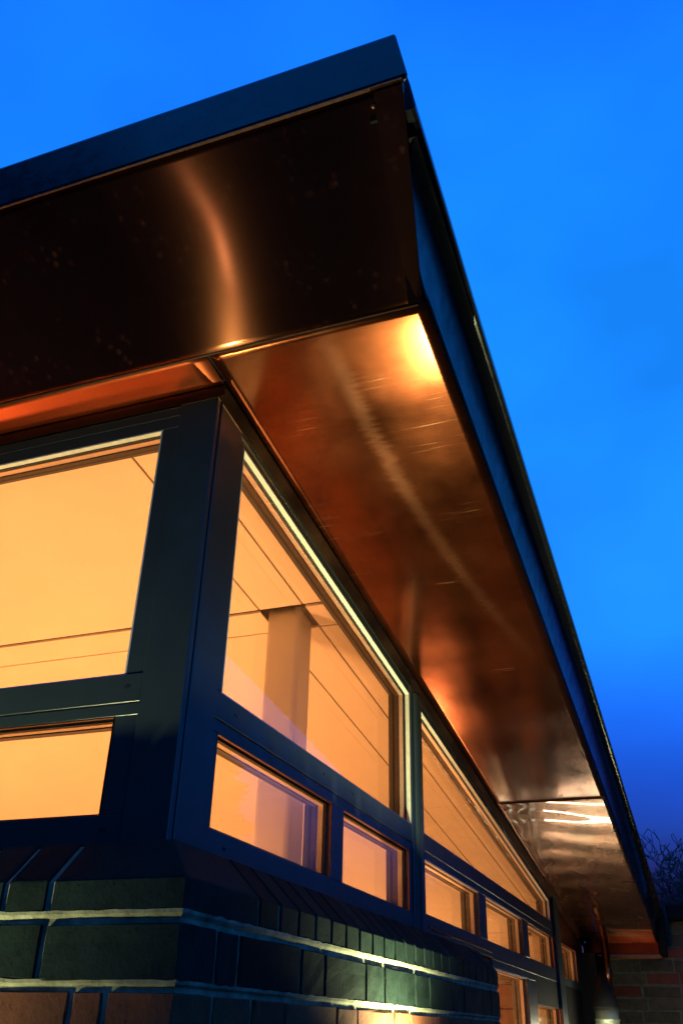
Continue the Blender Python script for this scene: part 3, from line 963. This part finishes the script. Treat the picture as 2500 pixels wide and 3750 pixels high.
xs = [(-0.0725, -0.1370), (-0.1430, -0.2670), (-0.2730, RX)]
yl = [(0.052, 0.7930), (0.8080, 0.9165), (0.9225, 4.726), (4.740, 4.854), (4.860, RY - 0.002)]
for i, (xa, xb) in enumerate(xs):
    for j, (ya, yb) in enumerate(yl):
        if i == 1 and j in (1, 3): continue       # open recess round the columns
        prism('ceiling_panel', M_PLAST, ce, [(xb, ya, zc_(ya)), (xa, ya, zc_(ya)), (xa, ya, zc_(ya) + 0.006), (xb, ya, zc_(ya) + 0.006)],
              [(xb, yb, zc_(yb)), (xa, yb, zc_(yb)), (xa, yb, zc_(yb) + 0.006), (xb, yb, zc_(yb) + 0.006)])
def column(cx, cy_, hw=0.050, r=0.018):
    bm = bmesh.new()
    P = []
    for sx, sy, a0 in ((1, 1, 0), (-1, 1, 90), (-1, -1, 180), (1, -1, 270)):
        for k in range(7):
            a = R(a0 + 15 * k)
            P.append((cx + sx * (hw - r) + r * math.cos(a), cy_ + sy * (hw - r) + r * math.sin(a)))
    aprism(bm, [(x, y, GZ + 0.03) for x, y in P], [(x, y, zc_(cy_) + 0.045) for x, y in P])
    o = fin(bm, 'column', M_COL, bld)
    for p in o.data.polygons:
        if len(p.vertices) == 4: p.use_smooth = True
    return o
for cy_ in (0.862, 4.797): column(-0.205, cy_)

# ---- copper downpipe at the end of the eaves
pipe = lathe('downpipe', M_PIPE, bld, [(0.0, GZ), (0.0245, GZ), (0.0245, 2.20), (0.0, 2.20)], (0.150, 5.0, 0), 32)
lathe('pipe_collar', M_PIPE, pipe, [(0.0246, 1.92), (0.027, 1.925), (0.027, 1.975), (0.0246, 1.98)], (0.150, 5.0, 0), 32)

# ================================================================ INTERIOR THINGS
cup = empty('wall_cupboard', 'tall brown timber cupboard against the back wall, seen through the door glass', 'cupboard', (0, 0, 0))
for i, (xa, xb) in enumerate(((-0.79, -0.42), (-0.415, -0.12))):
    box('cupboard_body', M_CUPB, cup, xa, xb, RY - 0.4, RY - 0.005, 0.6, 1.925, 0.003)
    box('cupboard_door', M_CUPB, cup, xa + 0.004, xb - 0.004, RY - 0.42, RY - 0.4005, 1.775, 1.92, 0.003)
    box('cupboard_door', M_CUPB, cup, xa + 0.004, xb - 0.004, RY - 0.42, RY - 0.4005, 0.61, 1.768, 0.003)

WARM = (1.0, 0.37, 0.118)
def uplighter(x, y, label, e):
    t_ = empty('floor_uplighter', label, 'lamp', (x, y, GZ + 0.03), 'floor uplighters lighting the room')
    lathe('lamp_base', M_BLACK, t_, [(0.0, 0.0), (0.14, 0.0), (0.14, 0.015), (0.02, 0.03), (0.0, 0.03)], (0, 0, 0), 24)
    lathe('lamp_pole', M_BLACK, t_, [(0.0, 0.02), (0.012, 0.02), (0.012, 0.92), (0.0, 0.92)], (0, 0, 0), 12)
    sh = lathe('lamp_shade', M_BLACK, t_, [(0.02, 0.90), (0.09, 0.94), (0.17, 1.03), (0.165, 1.03), (0.085, 0.95), (0.02, 0.915)], (0, 0, 0), 24)
    ld = bpy.data.lights.new('lamp_light', 'POINT')
    ld.energy = e
    ld.color = WARM
    ld.shadow_soft_size = 0.10
    lo = bpy.data.objects.new('lamp_light', ld)
    sc.collection.objects.link(lo)
    lo.location = (0, 0, 1.06)
    lo.parent = t_
uplighter(-0.62, 0.34, 'black floor uplighter in the room, nearest the corner post', 118)
uplighter(-2.4, 1.1, 'black floor uplighter in the room, behind the far front window', 105)
uplighter(-0.85, 4.5, 'black floor uplighter in the room, nearest the cupboard', 72)
uplighter(-2.7, 4.2, 'black floor uplighter in the far inner corner of the room', 66)

# ================================================================ OUTDOOR LAMPS
LAMPC = (0.96, 1.0, 0.50)
SPIKE = 2.0
M_LENS = emit('lamp_lens_glow', (0.95, 1.0, 0.55), 6)
def wall_lamp(p, nrm, label, e):
    """cylinder up-light on a bracket, mouth upwards"""
    t_ = empty('wall_uplight', label, 'wall lamp', p, 'up-lights on the brick wall')
    lathe('lamp_body', M_BLACK, t_, [(0.0, -0.13), (0.036, -0.13), (0.040, -0.12), (0.040, 0.0), (0.036, 0.0), (0.036, -0.012), (0.0, -0.012)], (0, 0, 0), 28)
    lathe('lamp_lens', M_LENS, t_, [(0.0, -0.0105), (0.033, -0.0105), (0.033, -0.009), (0.0, -0.007)], (0, 0, 0), 24)
    bm = bmesh.new()
    d = p[0] - WALLB if nrm == 'x' else -p[1] - WALLB
    if nrm == 'x': abox(bm, -d, -0.038, -0.012, 0.012, -0.09, -0.05)
    else: abox(bm, -0.012, 0.012, 0.038, d, -0.09, -0.05)
    fin(bm, 'lamp_bracket', M_BLACK, t_, 0.002)
    ld = bpy.data.lights.new('lamp_light', 'SPOT')
    ld.energy = e
    ld.color = LAMPC
    ld.spot_size = R(146)
    ld.spot_blend = 0.95
    ld.shadow_soft_size = 0.014
    lo = bpy.data.objects.new('lamp_light', ld)
    sc.collection.objects.link(lo)
    lo.location = (0, 0, 0.004)
    tip = Vector((-0.40, 0, 1)) if nrm == 'x' else Vector((0, 0.30, 1))
    lo.rotation_mode = 'QUATERNION'
    lo.rotation_quaternion = tip.to_track_quat('-Z', 'Y')
    lo.parent = t_
wall_lamp((0.185, 0.84, 1.48), 'x', 'black cylinder up-light on the side brick wall below the sill', 78.0)
wall_lamp((-0.50, -0.26, 1.36), 'y', 'black cylinder up-light on the front brick wall below the sill', 38.0)

# added spike light, aimed up to make the streak on the raking fascia
sk = empty('added_spike_light', 'added small black spike light in the ground before the front wall, for the fascia streak', 'lamp', (-1.20, -2.05, GZ))
lathe('spike', M_BLACK, sk, [(0.0, 0.0), (0.010, 0.02), (0.010, 0.30), (0.0, 0.30)], (0, 0, 0), 10)
lathe('lamp_body', M_BLACK, sk, [(0.0, 0.29), (0.035, 0.30), (0.040, 0.38), (0.036, 0.38), (0.036, 0.365), (0.0, 0.365)], (0, 0, 0), 20)
ld = bpy.data.lights.new('lamp_light', 'SPOT')
ld.energy = SPIKE
ld.color = (1.0, 0.86, 0.62)
ld.spot_size = R(34)
ld.spot_blend = 0.6
ld.shadow_soft_size = 0.02
lo = bpy.data.objects.new('lamp_light', ld)
sc.collection.objects.link(lo)
lo.location = (0, 0, 0.40)
lo.rotation_mode = 'QUATERNION'
lo.rotation_quaternion = Vector((1.30, 1.80, 2.65)).to_track_quat('-Z', 'Y')
lo.parent = sk

# bollard lantern at the far end: ribbed lens under a black cone
bl = empty('lantern', 'ribbed glass lantern with black conical cap in front of copper pipe', 'lamp', (0.168, 4.5, GZ))
o = bl
lathe('lantern_post', M_BLACK, bl, [(0.0, 0.0), (0.05, 0.0), (0.05, 1.55), (0.0, 1.55)], (0, 0, 0), 24)
m, t, b = mat('ribbed_lens')
b.inputs['Base Color'].default_value = (0.13, 0.15, 0.11, 1)
b.inputs['Metallic'].default_value = 0.4
b.inputs['Roughness'].default_value = 0.34
bump(t, b, noisef(t, coords(t), 40, 3), 0.1)
lathe('lantern_lens', m, bl, [(0.062, 1.60), (0.062, 1.885), (0.066, 1.89), (0.066, 1.896), (0.062, 1.90), (0.062, 1.955)], (0, 0, 0), 56, True, 0.0022)
lathe('lantern_cap', M_BLACK, bl, [(0.070, 1.94), (0.074, 1.955), (0.045, 2.03), (0.012, 2.13), (0.0, 2.14)], (0, 0, 0), 32)
ld = bpy.data.lights.new('lamp_light', 'POINT')
ld.energy = 1.6
ld.color = LAMPC
ld.shadow_soft_size = 0.03
lo = bpy.data.objects.new('lamp_light', ld)
sc.collection.objects.link(lo)
lo.location = (0.14, -0.11, 1.66)
lo.parent = bl

# added unseen tube light on the side wall, mirrored as the rippled soffit highlights
tl = empty('added_tube_light', 'added tube light projecting from the side wall below the last window', 'lamp', (0.0, 4.30, 1.605))
M_TUBE = emit('tube_glow', (1.0, 0.93, 0.62), 55)
box('tube_backplate', M_BLACK, tl, 0.0, 0.47, -0.018, 0.018, -0.055, -0.020, 0.004)
bm = bmesh.new()
aprism(bm, [(0.045, 0.012 * math.cos(k * math.pi / 6), 0.012 * math.sin(k * math.pi / 6)) for k in range(12)], [(0.445, 0.012 * math.cos(k * math.pi / 6), 0.012 * math.sin(k * math.pi / 6)) for k in range(12)])
fin(bm, 'tube', M_TUBE, tl)
for q in (0.032, 0.458):
    box('tube_holder', M_BLACK, tl, q - 0.012, q + 0.012, -0.016, 0.016, -0.0195, 0.016, 0.003)

# ================================================================ OUTBUILDING BEHIND
ob = empty('brick_outbuilding', 'old brick outbuilding with black eaves behind the copper roof end', 'building', (0, 0, 0))
OY = 5.30
ow = box('wall', M_MORTD, ob, 0.105, 4.2, OY + 0.006, OY + 0.30, GZ, 2.26)
pr_z = 2.255
row = 0
z = pr_z
while z > 1.30:
    hh = random.uniform(0.056, 0.066)
    x = 0.108 - (0.0 if row % 2 else 0.09)
    while x < 2.2:
        w = random.choice((0.10, 0.205, 0.205, 0.19, 0.215))
        xa, xb = max(x, 0.108), min(x + w, 2.3)
        if xb - xa > 0.03:
            zz = random.uniform(-0.003, 0.003)
            brick(xa, xb, OY - random.uniform(0.0, 0.006), OY + 0.05, z - hh + zz, z + zz, M_OLDRED if random.random() < 0.28 else M_OLD, ow, jit=0.002)
        x += w + random.uniform(0.010, 0.016)
    z -= hh + random.uniform(0.011, 0.016)
    row += 1
box('eaves', M_BLACK, ob, 0.53, 4.4, OY - 0.06, OY + 0.40, 2.262, 2.352, 0.006)
prism('roof', M_TILE, ob, [(0.53, OY - 0.05, 2.3525), (0.53, OY + 3.2, 2.3525), (0.53, OY + 1.55, 2.48)], [(4.4, OY - 0.05, 2.3525), (4.4, OY + 3.2, 2.3525), (4.4, OY + 1.55, 2.48)])

# ================================================================ BARE TREE
def bare_tree(base, height, label, seed):
    rnd = random.Random(seed)
    t_ = empty('bare_tree', label, 'tree', base)
    bmT, bmC = bmesh.new(), bmesh.new()
    def seg(bm, p, q, r0, r1, n):
        d = (q - p).normalized()
        a = d.orthogonal().normalized()
        b = d.cross(a)
        r0, r1 = max(r0, 0.0065), max(r1, 0.006)
        A = [bm.verts.new(p + (a * math.cos(2 * math.pi * k / n) + b * math.sin(2 * math.pi * k / n)) * r0) for k in range(n)]
        B = [bm.verts.new(q + (a * math.cos(2 * math.pi * k / n) + b * math.sin(2 * math.pi * k / n)) * r1) for k in range(n)]
        for k in range(n):
            bm.faces.new((A[k], A[(k + 1) % n], B[(k + 1) % n], B[k]))
    def grow(p, d, L, r, lvl):
        n = 4 if lvl < 3 else 3
        cur, dd = p, d.normalized()
        steps = 4 if lvl < 2 else 3
        for s in range(steps):
            dd = (dd + Vector((rnd.uniform(-1, 1), rnd.uniform(-1, 1), rnd.uniform(-0.6, 0.9))) * (0.10 + 0.05 * lvl)).normalized()
            q = cur + dd * L / steps
            ra, rb = r * (1 - 0.45 * s / steps), r * (1 - 0.45 * (s + 1) / steps)
            seg(bmT if lvl == 0 else bmC, cur, q, ra, rb, 8 if lvl == 0 else n + 1)
            cur = q
            if lvl < 6 and (lvl > 0 or s > 0):
                for c in range(2 if lvl < 5 else 1):
                    if rnd.random() < 0.9:
                        ax = Vector((rnd.gauss(0, 1), rnd.gauss(0, 1), rnd.gauss(0, 0.55)))
                        nd = (dd * 0.75 + ax.normalized() * 0.85 + Vector((0, 0, 0.15))).normalized()
                        grow(cur, nd, L * rnd.uniform(0.52, 0.72), rb * 0.62, lvl + 1)
    grow(Vector((0, 0, 0)), Vector((0, 0, 1)), height * 0.42, height * 0.026, 0)
    me = bpy.data.meshes.new('trunk'); bmT.to_mesh(me); bmT.free()
    link('trunk', me, M_BARK, t_)
    me = bpy.data.meshes.new('crown'); bmC.to_mesh(me); bmC.free()
    link('crown', me, M_BARK, t_)
    return t_
bare_tree((0.85, 13.5, GZ), 5.6, 'bare winter tree rising behind the outbuilding roof', 5)

# ================================================================ NEIGHBOURING HOUSES (seen in the glass)
def house(x0, x1, y0, y1, ze, zr, label, face, wins):
    h_ = empty('house', label, 'house', ((x0 + x1) / 2, (y0 + y1) / 2, GZ), None)
    h_.location = (0, 0, 0)
    w = box('wall', M_RENDER, h_, x0, x1, y0, y1, GZ, ze)
    e = 0.3
    if face == 'x':
        xm = (x0 + x1) / 2
        prism('roof', M_TILE, h_, [(x0 - e, y0 - e, ze), (x1 + e, y0 - e, ze), (xm, y0 - e, zr)], [(x0 - e, y1 + e, ze), (x1 + e, y1 + e, ze), (xm, y1 + e, zr)])
    else:
        ym = (y0 + y1) / 2
        prism('roof', M_TILE, h_, [(x0 - e, y0 - e, ze), (x0 - e, y1 + e, ze), (x0 - e, ym, zr)], [(x1 + e, y0 - e, ze), (x1 + e, y1 + e, ze), (x1 + e, ym, zr)])
    xc, yc = (x0 + x1) / 2, (y0 + y1) / 2
    box('chimney', M_RED, h_, xc - 0.3, xc + 0.3, yc - 0.3, yc + 0.3, ze + 0.2, zr + 0.9, 0.02)
    for (u, z) in wins:
        if face == 'x':
            f = box('window', M_WINWHITE, h_, x0 - 0.03, x0 - 0.001, u - 0.5, u + 0.5, z - 0.6, z + 0.6, 0.01)
            for k in (-1, 1):
                box('pane', M_DARKP, f, x0 - 0.036, x0 - 0.0305, u + k * 0.24 - 0.2, u + k * 0.24 + 0.2, z - 0.52, z + 0.52)
        else:
            f = box('window', M_WINWHITE, h_, u - 0.5, u + 0.5, y1 + 0.001, y1 + 0.03, z - 0.6, z + 0.6, 0.01)
            for k in (-1, 1):
                box('pane', M_DARKP, f, u + k * 0.24 - 0.2, u + k * 0.24 + 0.2, y1 + 0.0305, y1 + 0.036, z - 0.52, z + 0.52)
    return h_
house(9.0, 15.0, 3.0, 12.0, 4.6, 6.6, 'grey rendered house to the right, out of the picture, mirrored in the side glass', 'x', [(4.5, 1.2), (7.5, 1.2), (10.5, 1.2), (4.5, 3.4), (7.5, 3.4), (10.5, 3.4)])
house(7.0, 12.0, 17.0, 23.0, 3.0, 4.4, 'low grey house beyond the bare tree, mirrored in the lower panes', 'x', [(18.5, 1.4), (21.0, 1.4)])
house(-12.0, -3.0, -22.0, -13.0, 5.0, 8.0, 'added grey rendered house behind the viewer, facing the front wall to darken its low part', 'y', [(-10.0, 1.3), (-7.0, 1.3), (-4.5, 1.3), (-10.0, 3.7), (-7.0, 3.7), (-4.5, 3.7)])  # added unseen house, there to darken the lower front

# ================================================================ ADDED DARK CONIFERS (unseen; darken reflections and block low sky light)
m, t, b = mat('conifer_foliage')
t.links.new(ramp(t, noisef(t, coords(t), 3.0, 4), [(0.3, (0.012, 0.022, 0.010)), (0.7, (0.030, 0.050, 0.022))]), b.inputs['Base Color'])
b.inputs['Roughness'].default_value = 0.9
b.inputs['Specular IOR Level'].default_value = 0.1
M_CONIF = m
def conifer_mesh(seed, n=2600):
    rnd = random.Random(seed)
    bm = bmesh.new()
    for i in range(n):
        u = rnd.random() ** 0.75
        z = 0.04 + 0.96 * (1 - u)
        rad = 0.20 * (1 - z) ** 0.75 * (0.80 + 0.35 * rnd.random()) + 0.006
        a = rnd.uniform(0, 2 * math.pi)
        rr = rad * rnd.uniform(0.55, 1.0)
        c = Vector((rr * math.cos(a), rr * math.sin(a), z))
        out_ = Vector((math.cos(a), math.sin(a), rnd.uniform(-0.3, 0.6))).normalized()
        tn = out_.cross(Vector((rnd.gauss(0, 1), rnd.gauss(0, 1), rnd.gauss(0, 1)))).normalized()
        L, W = rnd.uniform(0.030, 0.055), rnd.uniform(0.014, 0.026)
        bm.faces.new([bm.verts.new(c - tn * W), bm.verts.new(c + tn * W), bm.verts.new(c + out_ * L)])
    me = bpy.data.meshes.new('crown')
    bm.to_mesh(me); bm.free()
    me.materials.append(M_CONIF)
    return me
CM = [conifer_mesh(k) for k in (1, 2, 3)]
bm = bmesh.new()
A = [bm.verts.new((0.012 * math.cos(k * math.pi / 4), 0.012 * math.sin(k * math.pi / 4), 0)) for k in range(8)]
tip = bm.verts.new((0, 0, 0.93))
for k in range(8): bm.faces.new((A[k], A[(k + 1) % 8], tip))
TM = bpy.data.meshes.new('trunk'); bm.to_mesh(TM); bm.free(); TM.materials.append(M_BARK)
spots = [(4.6, 8.0, 5.6, 'first'), (5.4, 7.2, 7.2, 'second'), (6.2, 5.6, 7.0, 'third'), (6.6, 3.9, 7.4, 'fourth'), (6.9, 2.2, 7.0, 'fifth'), (7.0, 0.4, 7.3, 'sixth')]
for k, (x, y, h_, nth) in enumerate(spots):
    t_ = empty('conifer', 'added tall dark conifer right of the picture, %s of the row from the bare tree' % nth, 'tree', (x, y, GZ), 'added row of conifers on the right')
    o = link('crown', CM[k % 3], None, t_); o.scale = (h_ * 1.05, h_ * 1.05, h_); o.rotation_euler[2] = k * 1.3
    o = link('trunk', TM, None, t_); o.scale = (h_, h_, h_)
spots = [(-8.2, -4.6, 14.5, 'first'), (-6.4, -6.0, 14.0, 'second'), (-4.6, -7.2, 11.0, 'third'), (-2.4, -7.8, 9.6, 'fourth'), (0.2, -8.0, 8.4, 'fifth'), (2.6, -7.6, 7.6, 'sixth'), (4.9, -6.4, 7.2, 'seventh')]
for k, (x, y, h_, nth) in enumerate(spots):
    t_ = empty('conifer', 'added tall dark conifer behind the viewer, %s of the row from the left' % nth, 'tree', (x, y, GZ), 'added row of conifers behind the viewer')
    o = link('crown', CM[(k + 1) % 3], None, t_); o.scale = (h_ * 1.2, h_ * 1.2, h_); o.rotation_euler[2] = k * 0.9
    o = link('trunk', TM, None, t_); o.scale = (h_, h_, h_)
